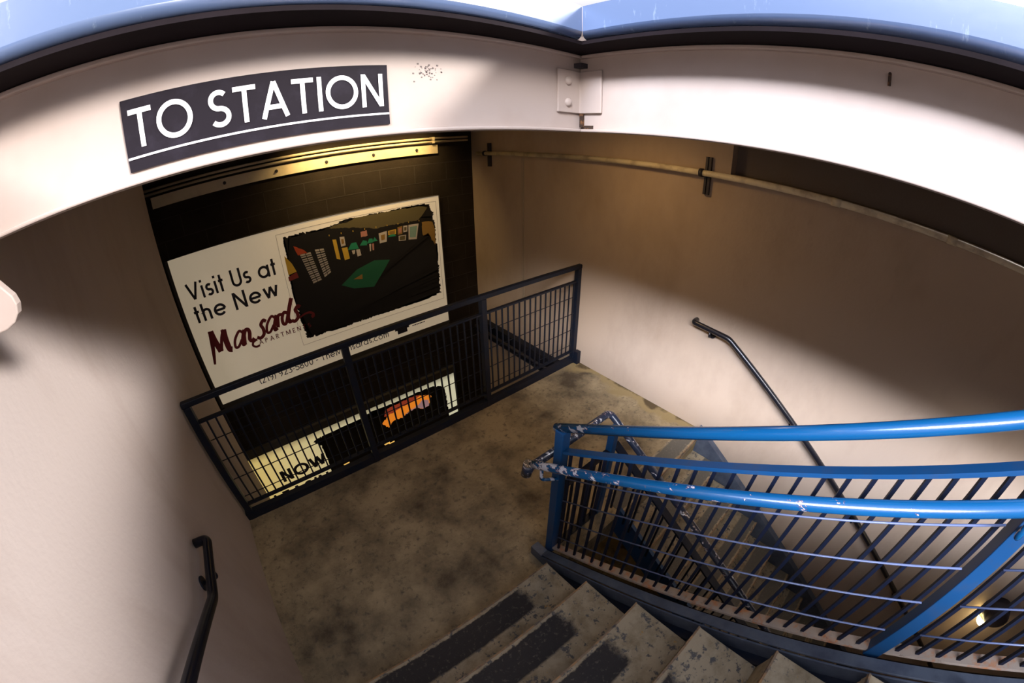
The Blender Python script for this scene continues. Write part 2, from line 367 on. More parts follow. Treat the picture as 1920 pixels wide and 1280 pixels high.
# ------------------------------------------------------------------ beams round the opening
def beam_profile_y(bm, x0, x1):      # runs along X, web face at y = YO
    add_box(bm, x0, x1, YO, YO+0.012, ZB, ZT)
    add_box(bm, x0, x1, YO-0.016, YO+0.08, ZB, ZB+0.009)
    add_box(bm, x0, x1, YO-0.016, YO+0.08, ZT-0.010, ZT)
t = thing('steel_beam', 'cream painted steel beam carrying the station sign', 'beam', (0.1, YO, ZB))
b = nb(); beam_profile_y(b, -1.7, XO+0.004); obj('web', b, M['cream'], t, bev=0.003)
t2 = thing('steel_beam', 'cream painted steel beam on the right, half in hard light', 'beam', (XO, -1, ZB))
b = nb(); add_box(b, XO, XO+0.012, -2.6, YO-0.0, ZB, ZT); add_box(b, XO-0.016, XO+0.08, -2.6, YO-0.018, ZB, ZB+0.009); add_box(b, XO-0.016, XO+0.08, -2.6, YO-0.018, ZT-0.010, ZT)
obj('web', b, M['cream'], t2, bev=0.003)
# angle connecting the two beams, with bolts
t3 = thing('connection_angle', 'cream bolted steel angle in the corner where the two beams meet', 'bracket', (XO, YO, 0.08))
b = nb(); z0, z1 = 0.083, 0.212
add_prism(b, [(XO-0.001, YO-0.001), (XO-0.101, YO-0.001), (XO-0.101, YO-0.008), (XO-0.009, YO-0.008), (XO-0.009, YO-0.088), (XO-0.001, YO-0.088)], 'z', z0, z1)
obj('angle_plate', b, M['cream'], t3, bev=0.002)
for zb in (0.113, 0.178):
    b = nb(); add_dome(b, (XO-0.060, YO-0.008, zb), (0, -1, 0), 0.0135, 0.009); obj('bolt', b, M['cream'], t3)
b = nb(); add_box(b, XO-0.010, XO+0.0, YO-0.020, YO-0.009, 0.040, z0); add_box(b, XO-0.002, XO+0.0, YO-0.055, YO-0.008, 0.036, 0.046)
obj('cope_gap', b, M['gap'], t3)
b = nb(); add_box(b, XO-0.028, XO+0.0, YO-0.03, YO-0.001, 0.222, 0.236); obj('shim', b, M['bracket_dark'], t3)
# blue curb channel over the beams, lower edge rolled
xf, yf = 0.818, 0.702
def curb(axis, a0, a1, sgn=1):
    bm = nb(); prof = []
    r = 0.022; zc = ZT+0.012
    f = xf if axis == 'y' else yf
    prof = [(f+0.16, zc)] if False else []
    for k in range(9):
        th = PI/2*k/8; prof.append((f + r - r*math.sin(th), zc + r - r*math.cos(th)))
    prof = prof + [(f, 0.366), (f+0.13, 0.368), (f+0.13, zc)]
    add_prism(bm, prof, axis, a0, a1)
    return bm
t = thing('curb_channel', 'glossy blue steel curb channel above the sign beam', 'curb', (0, yf, ZT))
o = obj('channel', curb('x', -1.9, xf+0.0), M['fascia'], t)
for p in o.data.polygons: p.use_smooth = abs(p.normal.z) > 0.02 and p.normal.y < -0.02
t = thing('curb_channel', 'glossy blue steel curb channel above the right-hand beam', 'curb', (xf, -1, ZT))
o = obj('channel', curb('y', -2.9, yf+0.0), M['fascia'], t)
for p in o.data.polygons: p.use_smooth = abs(p.normal.z) > 0.02 and p.normal.x < -0.02
b = nb(); add_tube(b, [(xf+0.001, yf+0.001, ZT+0.02), (xf+0.001, yf+0.001, 0.366)], 0.0022, 10); tag(obj('weld_seam', b, M['cream']), 'pale weld seam in the corner of the blue curb', 'weld')
b = nb(); add_box(b, -1.9, XO+0.02, yf+0.012, YO+0.10, ZT+0.001, ZT+0.011); add_box(b, xf+0.012, XO+0.10, -2.9, yf+0.012, ZT+0.001, ZT+0.011)
struct('trim_3', b, M['soffit'], 'dark soffit strip between curb and beams')
# small hole and hook on the right beam
b = nb(); add_tube(b, bend([(XO-0.001, 0.004, 0.222), (XO-0.012, 0.004, 0.232), (XO-0.012, 0.004, 0.205)], 0.005), 0.0035, 8)
tag(obj('hook', b, M['gap']), 'small rusty hook on the right-hand beam', 'hook')
# plate at the left wall under the beam
b = nb()
poly = [(XL, ZB-0.002), (-0.535, ZB-0.002), (-0.512, -0.030), (-0.480, -0.078), (-0.477, -0.095), (-0.483, -0.112), (-0.497, -0.125), (-0.520, -0.131), (XL, -0.131)]
add_prism(b, poly, 'y', YO-0.01, YO+0.012)
tag(obj('bearing_plate', b, M['cream'], loc=(XL, YO, -0.13), bev=0.003), 'cream rounded steel plate on the left wall under the beam end', 'plate')

# ------------------------------------------------------------------ stroke lettering
def arc(cx, cy, rx, ry, a0, a1, n=18):
    return [(cx + rx*math.cos(math.radians(a0+(a1-a0)*i/n)), cy + ry*math.sin(math.radians(a0+(a1-a0)*i/n))) for i in range(n+1)]
def glyph(ch, w, cond=1.0):
    h = w/2; X = 0.70      # x-height
    r = X/2 - h; n = None
    if ch == ' ': return [], 0.34
    if ch == 'T': return [[(0, 1-h), (.64, 1-h)], [(.32, 0), (.32, 1-h)]], .64
    if ch == 'O': return [arc(.5, .5, .5-h, .5-h, 0, 360, 40)], 1.0
    if ch == '0': return [arc(.28, .5, .28-h, .5-h, 0, 360, 30)], .56
    if ch == 'S':
        q = (1-w)/4; return [arc(.29, 1-h-q, q*1.02, q, 42, 270, 20)[:-1] + arc(.29, h+q, q*1.12, q, 90, -142, 20)], .58
    if ch == 'A': return [[(h*.9, 0), (.40, 1)], [(.80-h*.9, 0), (.40, 1)], [(.17, .30), (.63, .30)]], .80
    if ch == 'I': return [[(h, 0), (h, 1)]], w
    if ch == 'N': return [[(h, 0), (h, 1)], [(.70-h, 0), (.70-h, 1)], [(h*1.1, 1-h*.4), (.70-h*1.1, h*.4)]], .70
    if ch == 'M': return [[(h, 0), (h*1.3, 1)], [(.9-h, 0), (.9-h*1.3, 1)], [(h*1.3, .98), (.45, .1)], [(.45, .1), (.9-h*1.3, .98)]], .9
    if ch == 'W': return [[(h*.8, 1), (.29, h)], [(.29, h), (.52, .96)], [(.52, .96), (.75, h)], [(.75, h), (1.04-h*.8, 1)]], 1.04
    if ch == 'V': return [[(h*.8, 1), (.36, h)], [(.36, h), (.72-h*.8, 1)]], .72
    if ch == 'U': return [[(h, 1), (h, .30)] + arc(.31, .31, .31-h, .31-h, 180, 360, 16) + [(.62-h, 1)]], .62
    if ch == 'L': return [[(h, 1), (h, h), (.46, h)]], .46
    if ch == 'E': return [[(.48, h), (h, h), (h, 1-h), (.48, 1-h)], [(h, .5), (.44, .5)]], .48
    if ch == 'P' or ch == 'R':
        s = [[(h, 0), (h, 1)], [(h, 1-h), (.28, 1-h)] + arc(.28, .74, .26-h, .26-h, 90, -90, 12) + [(h, .48+h)]]
        if ch == 'R': s.append([(.28, .5), (.54-h, 0)])
        return s, .54
    if ch == 'G': return [arc(.5, .5, .5-h, .5-h, 45, 352, 34) + [(.55, .46)]], .98
    if ch == 'i': return [[(h, 0), (h, X)], [(h, .86), (h, .86+w)]], w
    if ch == 't': return [[(.13, 0), (.13, .95)], [(0, X-h), (.28, X-h)]], .28
    if ch == 'l': return [[(h, 0), (h, 1)]], w
    if ch == 's':
        q = (X-w)/4; return [arc(.2, X-h-q, q*1.02, q, 42, 270, 16)[:-1] + arc(.2, h+q, q*1.12, q, 90, -142, 16)], .40
    if ch == 'o': return [arc(X/2, X/2, r, r, 0, 360, 30)], X
    if ch == 'c': return [arc(X/2, X/2, r, r, 45, 315, 24)], X*.86
    if ch == 'e': return [[(X-h, X/2), (w*.8, X/2)], arc(X/2, X/2, r, r, 0, 318, 28)], X
    if ch == 'a': return [arc(X/2, X/2, r, r, 0, 360, 30), [(X-h, 0), (X-h, X)]], X
    if ch == 'd': return [arc(X/2, X/2, r, r, 0, 360, 30), [(X-h, 0), (X-h, 1.05)]], X
    if ch == 'h' or ch == 'n':
        W = .50; q = W/2-h
        return [[(h, 0), (h, 1 if ch == 'h' else X)], [(h, X-h-q)] + arc(W/2, X-h-q, q, q, 180, 0, 16) + [(W-h, 0)]], W
    if ch == 'm':
        q = .20-h*.5; s = [[(h, 0), (h, X)]]
        for k in (0, 1):
            cx = h + q + 2*q*k; s.append(arc(cx, X-h-q, q, q, 180, 0, 14) + [(cx+q, 0)])
        return s, h*2 + 4*q
    if ch == 'r': return [[(h, 0), (h, X)], [(h, X*.62)] + arc(.24, X*.62, .24-h, X*.38-h, 180, 80, 10)], .28
    if ch == 'w': return [[(h*.8, X), (.23, h)], [(.23, h), (.42, X)], [(.42, X), (.61, h)], [(.61, h), (.84-h*.8, X)]], .84
    if ch == '(': return [arc(.42, .45, .36, .62, 130, 230, 12)], .2
    if ch == ')': return [arc(-.22, .45, .36, .62, 50, -50, 12)], .2
    if ch == '-': return [[(0, .4), (.26, .4)]], .26
    if ch == '.': return [[(h, 0), (h, w*1.2)]], w
    if ch == '1': return [[(.22, 0), (.22, 1)], [(.22, 1-h), (.06, .86)]], .26+h
    if ch == '2': return [arc(.27, .72, .27-h, .28-h, 170, -30, 14) + [(h, h), (.52, h)]], .54
    if ch == '3': return [arc(.24, .75, .22, .25-h, 150, -80, 12), arc(.24, .28, .25, .28-h, 85, -150, 14)], .52
    if ch == '5': return [[(.48, 1-h), (.14, 1-h), (.09, .56)] + arc(.25, .32, .26, .32-h, 120, -150, 16)], .54
    if ch == '8': return [arc(.26, .75, .20, .25-h, 0, 360, 22), arc(.26, .27, .25, .27-h, 0, 360, 24)], .54
    if ch == '9': return [arc(.27, .70, .27-h, .30-h, 0, 360, 24), [(.54-h, .70), (.46, .35), (.22, 0)]], .56
    return [[(0, 0), (.4, 0)]], .5
def ribbon(bm, pts, w, place, wf=None, mi=0):
    closed = len(pts) > 4 and (Vector(pts[0]) - Vector(pts[-1])).length < 1e-6
    P = [Vector(p) for p in pts]; n = len(P); L = []; R = []
    for i in range(n):
        if closed: d0 = (P[i]-P[i-1 if i else n-2]); d1 = (P[(i+1) if i < n-1 else 1]-P[i])
        else: d0 = P[i]-P[i-1] if i else P[1]-P[0]; d1 = P[i+1]-P[i] if i < n-1 else P[i]-P[i-1]
        d0.normalize(); d1.normalize(); n0 = Vector((-d0.y, d0.x)); n1 = Vector((-d1.y, d1.x)); m = (n0+n1)
        if m.length < 1e-3: m = n0.copy()
        m.normalize(); k = min(2.5, 1/max(0.2, m.dot(n0)))
        ww = w*(wf(i/(n-1)) if wf else 1)/2*k
        L.append(P[i]+m*ww); R.append(P[i]-m*ww)
    vl = [bm.verts.new(place(p.x, p.y)) for p in L]; vr = [bm.verts.new(place(p.x, p.y)) for p in R]
    for i in range(n-1):
        f = bm.faces.new((vr[i], vr[i+1], vl[i+1], vl[i])); f.material_index = mi
def lettering(bm, text, x0, x1, base, cap, w, y, track=0.12, mi=0, shear=0.0):
    """stroke text on the plane at y (facing -y), fitted between x0 and x1"""
    adv = []; X = 0
    for ch in text:
        s, a = glyph(ch, w); adv.append((X, s)); X += a + (0 if ch == ' ' else track)
    X -= track; k = (x1-x0)/X; q = [0]
    for xx, ss in adv:
        for s in ss:
            q[0] += 1; yo = y - 8e-5*(q[0] % 4)
            ribbon(bm, s, w, lambda u, v, xx=xx, yo=yo: (x0 + (xx+u)*k + shear*v*cap, yo, base + v*cap), mi=mi)
def flatpoly(bm, poly, y, mi=0, jag=0.0, step=0.02):
    pts = []
    n = len(poly)
    for i in range(n):
        a = Vector(poly[i]); c = Vector(poly[(i+1) % n]); m = max(1, int((c-a).length/step)) if jag else 1
        for k in range(m):
            p = a.lerp(c, k/m)
            if jag: p += Vector((random.uniform(-jag, jag), random.uniform(-jag, jag)))
            pts.append(p)
    vs_ = [bm.verts.new((p[0], y, p[1])) for p in pts]
    f = bm.faces.new(vs_); f.material_index = mi
    bmesh.ops.triangulate(bm, faces=[f])

# ------------------------------------------------------------------ station sign on the beam
k = YO/1.5
sx0, sx1, sz0, sz1 = -0.328*k, 0.6245*k, 0.091*k, 0.328*k
t = thing('station_sign', 'dark blue sign reading TO STATION with a white underline', 'sign', ((sx0+sx1)/2, YO, sz0))
b = nb(); add_box(b, sx0, sx1, YO-0.004, YO-0.0005, sz0, sz1); obj('sign_panel', b, M['sign'], t)
b = nb(); lettering(b, 'TO STATION', sx0+0.012, sx1-0.012, 0.0895, 0.0700, 0.135, YO-0.0055, track=0.11); obj('lettering', b, M['white'], t)
b = nb(); add_box(b, sx0+0.001, sx1-0.001, YO-0.0055, YO-0.0045, 0.0712, 0.0752); obj('underline', b, M['white'], t)
# faint grey scuff beside the sign
b = nb()
for i in range(60):
    x = 0.44 + random.gauss(0, .018); z = 0.168 + random.gauss(0, .010); s = random.uniform(.0006, .0022)
    add_box(b, x-s, x+s, YO-0.0006, YO+0.001, z-s*.8, z+s*.8)
mk = mat('scuff_grey', (0.16, 0.13, 0.125), 0.8)
tag(obj('scuff_mark', b, mk), 'small grey scuff on the beam right of the station sign', 'mark')

# ------------------------------------------------------------------ ledger, conduits on the back wall
t = thing('ledger_angle', 'pale bolted steel ledger above the upper billboard', 'ledger', (0.9, YB, -0.12))
b = nb(); add_box(b, -0.75, 2.215, YB-0.024, YB-0.001, -0.122, -0.020); obj('ledger_plate', b, M['ledge'], t, bev=0.003)
for x in (-0.05, 0.45, 0.95, 1.45, 1.95):
    b = nb(); add_cyl(b, (x, YB-0.024, -0.066), (x, YB-0.030, -0.066), 0.016, seg=16); add_cyl(b, (x, YB-0.030, -0.066), (x, YB-0.044, -0.066), 0.011, seg=6)
    obj('bolt', b, M['bracket_dark'], t)
for z, lab in ((0.012, 'thin painted conduit just above the ledger, lower of two'), (0.050, 'thin painted conduit above the ledger, upper of two')):
    t = thing('conduit', lab, 'conduit', (1, YB-0.05, z), 'conduits over the ledger')
    b = nb(); add_tube(b, [(-0.8, YB-0.05, z), (2.60, YB-0.05, z)], 0.012, 12); obj('tube', b, M['ledge'], t)
    b = nb(); add_box(b, 2.13, 2.16, YB-0.066, YB-0.001, z-0.016, z+0.016); obj('strap', b, M['ledge'], t)

# ------------------------------------------------------------------ billboards
PD = {
  'ragged': [(0.402, -0.717), (0.617, -0.714), (0.812, -0.729), (1.09, -0.686), (1.589, -0.689), (1.942, -0.678), (2.053, -0.696), (2.086, -0.789), (2.1, -1.001), (2.106, -1.469), (2.099, -1.796), (1.847, -1.823), (1.345, -1.828), (0.798, -1.833), (0.4, -1.82), (0.382, -1.566), (0.377, -1.42), (0.378, -1.198), (0.401, -0.963), (0.4, -0.819)],
  'win1': [(0.529, -0.919), (0.642, -0.923), (0.699, -1.239), (0.605, -1.253)],
  'win2': [(0.691, -0.91), (0.784, -0.921), (0.814, -1.188), (0.737, -1.222)],
  'red': [(0.479, -0.815), (0.582, -0.888), (0.614, -0.929), (0.509, -0.921)],
  'yel': [(0.371, -0.889), (0.429, -0.984), (0.46, -1.08), (0.37, -1.093)],
  'mar': [(0.362, -1.111), (0.459, -1.086), (0.469, -1.146), (0.361, -1.158)],
  'table': [(0.9, -1.362), (1.098, -1.239), (1.313, -1.188), (1.496, -1.226), (1.413, -1.323), (1.264, -1.484), (1.031, -1.438)],
  'rack': [(1.044, -1.335), (1.152, -1.304), (1.146, -1.361)],
  'lampa': [(1.039, -1.002), (1.084, -0.941), (1.141, -0.941), (1.161, -1.018)],
  'lampb': [(1.176, -0.987), (1.22, -0.939), (1.261, -0.955), (1.257, -1.003)],
  'lampc': [(1.256, -0.985), (1.292, -0.937), (1.328, -0.943), (1.331, -0.988)],
  'lampd': [(1.322, -0.979), (1.354, -0.934), (1.383, -0.983)],
  'lampe': [(1.506, -0.968), (1.542, -0.947), (1.587, -0.95), (1.607, -0.976)],
  'p1': [(0.891, -0.854), (0.931, -0.861), (0.942, -1.084), (0.902, -1.063)],
  'p2': [(0.972, -0.846), (1.022, -0.852), (1.023, -0.947), (0.971, -0.95)],
  'p3': [(0.975, -0.965), (1.037, -0.971), (1.044, -1.097), (0.986, -1.103)],
  'p4': [(1.406, -0.904), (1.504, -0.897), (1.488, -1.014), (1.405, -1.017)],
  'p5': [(1.518, -0.9), (1.616, -0.899), (1.609, -0.955), (1.515, -0.949)],
  'p6': [(1.634, -0.881), (1.695, -0.879), (1.684, -0.97), (1.628, -0.966)],
  'p7': [(1.706, -0.881), (1.757, -0.884), (1.748, -0.954), (1.699, -0.954)],
  'p8': [(1.637, -0.982), (1.729, -0.987), (1.717, -1.05), (1.632, -1.042)],
  'p9': [(1.769, -0.882), (1.898, -0.889), (1.855, -1.065), (1.753, -1.05)],
  'w1': [(1.078, -1.02), (1.118, -1.021), (1.107, -1.062), (1.085, -1.062)],
  'w2': [(1.128, -1.021), (1.17, -1.024), (1.177, -1.096), (1.132, -1.099)],
  'w3': [(1.283, -0.995), (1.305, -0.996), (1.293, -1.075), (1.28, -1.078)],
  'w4': [(1.315, -0.999), (1.337, -1.001), (1.33, -1.073), (1.312, -1.074)],
  'pink': [(1.206, -0.846), (1.278, -0.841), (1.276, -0.903), (1.204, -0.903)],
  'ceil': [(0.84, -0.725), (0.963, -0.714), (1.101, -0.708), (1.159, -0.687), (1.442, -0.689), (1.941, -0.695), (2.026, -0.728), (1.894, -0.851), (1.645, -0.847), (1.393, -0.845), (1.144, -0.785)],
  'gold': [(1.939, -0.881), (2.068, -0.89), (2.1, -1.001), (2.091, -1.182), (2.006, -1.028), (1.939, -1.037)],
  'sunset': [(0.981, -3.352), (1.111, -3.248), (1.29, -3.178), (1.429, -3.145), (1.562, -3.154), (1.709, -3.197), (1.77, -3.255), (1.696, -3.392), (1.606, -3.402), (1.514, -3.329), (1.374, -3.345), (1.28, -3.393), (1.15, -3.373), (1.065, -3.456)],
  'sunred': [(1.067, -3.159), (1.232, -3.14), (1.464, -3.134), (1.596, -3.151), (1.554, -3.197), (1.315, -3.219), (1.159, -3.253), (1.046, -3.251)],
  'sunlil': [(1.278, -3.402), (1.391, -3.344), (1.5, -3.312), (1.629, -3.262), (1.711, -3.293), (1.712, -3.401), (1.606, -3.402), (1.514, -3.329), (1.39, -3.353)],
  'dark2': [(0.048, -3.161), (0.153, -3.138), (0.26, -3.142), (0.425, -3.136), (0.652, -3.149), (0.737, -3.166), (0.815, -3.087), (1.078, -3.109), (1.271, -3.108), (1.469, -3.109), (1.674, -3.096), (1.842, -3.123), (1.974, -3.2), (2.006, -3.37), (1.998, -3.651), (1.963, -4.212), (0.3, -4.45), (0.02, -4.45), (0.136, -3.653), (0.137, -3.447), (0.124, -3.257)],
}
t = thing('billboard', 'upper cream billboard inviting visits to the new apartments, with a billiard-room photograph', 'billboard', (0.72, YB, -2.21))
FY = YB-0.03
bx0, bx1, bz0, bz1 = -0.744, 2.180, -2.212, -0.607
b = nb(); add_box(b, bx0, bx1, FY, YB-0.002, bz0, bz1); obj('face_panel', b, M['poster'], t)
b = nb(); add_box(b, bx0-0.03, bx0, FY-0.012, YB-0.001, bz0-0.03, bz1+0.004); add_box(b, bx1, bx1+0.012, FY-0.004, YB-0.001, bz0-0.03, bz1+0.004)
add_box(b, bx0, bx1, FY-0.004, YB-0.001, bz1, bz1+0.006); add_box(b, bx0, bx1, FY-0.004, YB-0.001, bz0-0.075, bz0)
obj('frame', b, M['frame_dark'], t)
b = nb()
lettering(b, 'Visit Us at', -0.655, 0.262, -1.050, 0.178, 0.14, FY-0.001, track=0.13)
obj('headline_lettering', b, M['ink'], t); b = nb()
lettering(b, 'the New', -0.655, 0.232, -1.275, 0.178, 0.14, FY-0.001, track=0.14)
obj('headline_lettering', b, M['ink'], t)
# brush-script name
b = nb(); yy = FY-0.004; sc_ = [0]
def scr(pts, w, wf=None, n=10):
    P = [Vector(p) for p in pts]; out = []
    for i in range(len(P)-1):
        p0 = P[max(i-1, 0)]; p1 = P[i]; p2 = P[i+1]; p3 = P[min(i+2, len(P)-1)]
        for k in range(n):
            u = k/n; out.append(0.5*((2*p1)+(-p0+p2)*u+(2*p0-5*p1+4*p2-p3)*u*u+(-p0+3*p1-3*p2+p3)*u**3))
    out.append(P[-1]); sc_[0] += 1; y_ = yy - 0.0003*sc_[0]
    ribbon(b, [tuple(p) for p in out], w, lambda u, v: (u, y_, v), wf)
taper = lambda s: 0.35+0.65*math.sin(PI*min(1, max(0, s))**0.8) if s < 1 else 0.35
def lc_a(x, z, w_=.128, h_=.158, sl=.30, t_=.028):
    P = lambda u, v: (x + u*w_ + sl*v*h_, z + v*h_)
    scr([P(.72, .86), P(.42, 1.0), (P(.08, .55)), P(.10, .06), P(.38, .02), P(.66, .40)], t_)
    scr([P(.86, 1.0), P(.74, .45), P(.78, .04), P(1.02, .10)], t_*1.25)
def lc_s(x, z, w_=.09, h_=.165, t_=.030):
    P = lambda u, v: (x + u*w_ + .30*v*h_, z + v*h_)
    scr([P(.95, .88), P(.62, 1.0), P(.35, .78), P(.62, .50), P(.72, .18), P(.35, 0), P(-.10, .12)], t_)
scr([(-.642, -1.742), (-.605, -1.600), (-.560, -1.392)], .046, lambda q_: .5+.7*q_)
scr([(-.562, -1.392), (-.552, -1.500), (-.528, -1.632)], .060)
scr([(-.524, -1.630), (-.475, -1.500), (-.428, -1.418)], .034)
scr([(-.430, -1.418), (-.440, -1.520), (-.436, -1.632), (-.408, -1.650)], .060)
lc_a(-.385, -1.650)
scr([(-.236, -1.500), (-.268, -1.642)], .044); scr([(-.262, -1.585), (-.222, -1.510), (-.188, -1.505), (-.182, -1.545), (-.200, -1.612), (-.180, -1.636), (-.150, -1.618)], .040)
lc_s(-.118, -1.640, .095, .175, .036)
scr([(-.128, -1.640), (-.175, -1.655), (-.190, -1.690), (-.160, -1.715), (-.120, -1.712)], .024)
lc_a(-.018, -1.612)
scr([(.152, -1.462), (.122, -1.592)], .038); scr([(.128, -1.535), (.160, -1.468), (.198, -1.470)], .034)
scr([(.262, -1.478), (.225, -1.456), (.190, -1.510), (.188, -1.572), (.218, -1.575), (.255, -1.500)], .034)
scr([(.338, -1.330), (.290, -1.430), (.255, -1.520), (.258, -1.572), (.286, -1.565)], .042)
lc_s(.285, -1.585, .085, .150, .038)
scr([(.300, -1.578), (.370, -1.566), (.430, -1.545), (.485, -1.542), (.520, -1.565), (.522, -1.592), (.498, -1.600)], .024, lambda q_: .5+1.0*q_)
lettering(b, 'APARTMENTS', -0.121, 0.470, -1.709, 0.052, 0.14, yy, track=0.42)
obj('name_lettering', b, M['maroon'], t)
b = nb(); lettering(b, '(219) 923-5800 - TheMansards.com', -0.262, 1.335, -2.148, 0.082, 0.115, FY-0.001, track=0.13)
obj('contact_lettering', b, M['ink'], t); b = nb()
add_box(b, 1.425, 1.615, FY-0.002, FY, -2.115, -2.075); add_prism(b, [(1.425, -2.075), (1.615, -2.075), (1.56, -1.995), (1.48, -1.995)], 'y', FY-0.002, FY); add_box(b, 1.455, 1.585, FY-0.002, FY, -2.165, -2.115)
obj('house_logo', b, M['ink'], t); b = nb()
for r_ in range(3):
    x = 1.66
    while x < 1.83:
        wd = random.uniform(.008, .018); add_box(b, x, x+wd, FY-0.002, FY, -2.018-.022*r_ - (.06 if r_ > 1 else 0), -2.004-.022*r_ - (.06 if r_ > 1 else 0)); x += wd+.006
obj('small_print', b, M['ink'], t)
b = nb(); fx0, fx1, fz0, fz1 = 0.330, 2.142, -1.890, -0.667; lw = .003
for (a0, a1, c0, c1) in ((fx0, fx1, fz1-lw, fz1), (fx0, fx1, fz0, fz0+lw), (fx0, fx0+lw, fz0, fz1), (fx1-lw, fx1, fz0, fz1)): add_box(b, a0, a1, FY-0.0012, FY, c0, c1)
obj('photo_border', b, M['grey_line'], t)
keys = ['ph_black','ph_white','ph_red','ph_yellow','ph_maroon','ph_green','ph_lamp','ph_gold','ph_olive','ph_pink','ph_blue']
I = {k_: i for i, k_ in enumerate(keys)}
b = nb()
flatpoly(b, PD['ragged'], FY-0.0014, I['ph_black'], 0.015, 0.010)
lay = [('ceil','ph_olive',.006),('gold','ph_gold',.006),('yel','ph_yellow',0),('mar','ph_maroon',0),('red','ph_red',.004),('win1','ph_white',0),('win2','ph_white',0),('table','ph_green',0),
       ('p1','ph_yellow',0),('p2','ph_white',0),('p3','ph_yellow',0),('p4','ph_white',0),('p5','ph_yellow',0),('p6','ph_gold',0),('p7','ph_white',0),('p8','ph_white',0),('p9','ph_white',0),
       ('w1','ph_white',0),('w2','ph_white',0),('w3','ph_white',0),('w4','ph_pink',0),('pink','ph_pink',.004)]
for n_, m_, jg in lay: flatpoly(b, PD[n_], FY-0.0022, I[m_], jg, .02)
for n_ in ('lampa','lampb','lampc','lampd','lampe'): flatpoly(b, PD[n_], FY-0.0030, I['ph_lamp'])
flatpoly(b, PD['rack'], FY-0.0030, I['ph_gold'])
def inset(q, f, m_):
    cx = sum(p[0] for p in q)/len(q); cz = sum(p[1] for p in q)/len(q)
    flatpoly(b, [(cx+(p[0]-cx)*f, cz+(p[1]-cz)*f) for p in q], FY-0.0030, I[m_])
inset(PD['p9'], .72, 'ph_blue'); inset(PD['p8'], .75, 'ph_olive'); inset(PD['p6'], .6, 'ph_pink'); inset(PD['p4'], .5, 'ph_gold'); inset(PD['p5'], .7, 'ph_gold'); inset(PD['p7'], .55, 'ph_olive'); inset(PD['p2'], .5, 'ph_gold')
for nm, rows in (('win1', 7), ('win2', 6)):     # blinds and glazing bars
    q = [Vector(p) for p in PD[nm]]
    for i in range(1, rows*2):
        f = i/(rows*2); a_ = q[0].lerp(q[3], f); c_ = q[1].lerp(q[2], f); h_ = .0035 if i % 2 else .006
        flatpoly(b, [(a_.x, a_.y-h_), (c_.x, c_.y-h_), (c_.x, c_.y+h_), (a_.x, a_.y+h_)], FY-0.0030, I['ph_black'])
    a_ = q[0].lerp(q[1], .5); c_ = q[3].lerp(q[2], .5); flatpoly(b, [(a_.x-.003, a_.y), (a_.x+.003, a_.y), (c_.x+.003, c_.y), (c_.x-.003, c_.y)], FY-0.0030, I['ph_black'])
for i in range(9):                               # little track lights
    x = .86+.13*i; z = -.795-.007*i; flatpoly(b, [(x, z), (x+.010, z), (x+.008, z-.016), (x+.002, z-.016)], FY-0.0036, I['ph_yellow'])
obj('photo_print', b, [M[k_] for k_ in keys], t)

# lower, back-lit billboard
t = thing('billboard', 'lower back-lit billboard reading NOW LEASING with a sunset photograph', 'billboard', (0.72, YB, -4.45))
lx0, lx1, lz0, lz1 = -0.800, 2.163, -4.45, -3.020
def lit_poster():
    m = bpy.data.materials.new('backlit_vinyl'); m.use_nodes = True; tt = m.node_tree; bb = tt.nodes['Principled BSDF']
    g = tt.nodes.new('ShaderNodeNewGeometry'); s = tt.nodes.new('ShaderNodeSeparateXYZ'); tt.links.new(g.outputs['Position'], s.inputs[0])
    cr = tt.nodes.new('ShaderNodeValToRGB'); mr = tt.nodes.new('ShaderNodeMapRange'); mr.inputs[1].default_value = lx0; mr.inputs[2].default_value = lx1
    tt.links.new(s.outputs['X'], mr.inputs[0]); tt.links.new(mr.outputs[0], cr.inputs[0])
    cr.color_ramp.elements[0].color = (0.56, 0.41, 0.13, 1); cr.color_ramp.elements[1].color = (0.55, 0.52, 0.36, 1)
    e = cr.color_ramp.elements.new(0.45); e.color = (0.50, 0.44, 0.26, 1)
    bb.inputs['Base Color'].default_value = (0.6, 0.55, 0.4, 1); tt.links.new(cr.outputs[0], bb.inputs['Emission Color'])
    m2 = tt.nodes.new('ShaderNodeMapRange'); m2.inputs[1].default_value = lz1; m2.inputs[2].default_value = lz1-0.10; m2.inputs[3].default_value = 0.35; m2.inputs[4].default_value = 0.95  # glow dimmed along the top to stand for the frame's shadow
    tt.links.new(s.outputs['Z'], m2.inputs[0]); tt.links.new(m2.outputs[0], bb.inputs['Emission Strength'])
    return m
M['lit'] = lit_poster()
b = nb(); add_box(b, lx0, lx1, FY, YB-0.002, lz0, lz1); obj('face_panel', b, M['lit'], t)
b = nb(); add_box(b, lx0-.03, lx0, FY-.03, YB-.001, lz0, lz1+.1); add_box(b, lx1, lx1+.03, FY-.01, YB-.001, lz0, lz1+.1); add_box(b, lx0, lx1, FY-.02, YB-.001, lz1, lz1+.1); obj('frame', b, M['frame_dark'], t)
b = nb(); lettering(b, 'NOW', -0.520, 0.115, -3.575, 0.188, 0.20, FY-0.003, track=0.10); obj('lettering', b, M['ink'], t); b = nb(); lettering(b, 'LEASING', -0.74, 0.30, -3.900, 0.188, 0.17, FY-0.003, track=0.14)
obj('lettering', b, M['ink'], t)
M['sun_or'] = emis('sunset_orange', (0.85, 0.24, 0.02), 0.75); M['sun_rd'] = emis('sunset_red', (0.36, 0.05, 0.02), 0.55); M['sun_li'] = emis('sunset_lilac', (0.42, 0.24, 0.24), 0.55); M['win_lit'] = emis('window_glow', (0.85, 0.50, 0.12), 0.9)
b = nb(); flatpoly(b, PD['dark2'], FY-0.0016, 0, 0.013, 0.012)
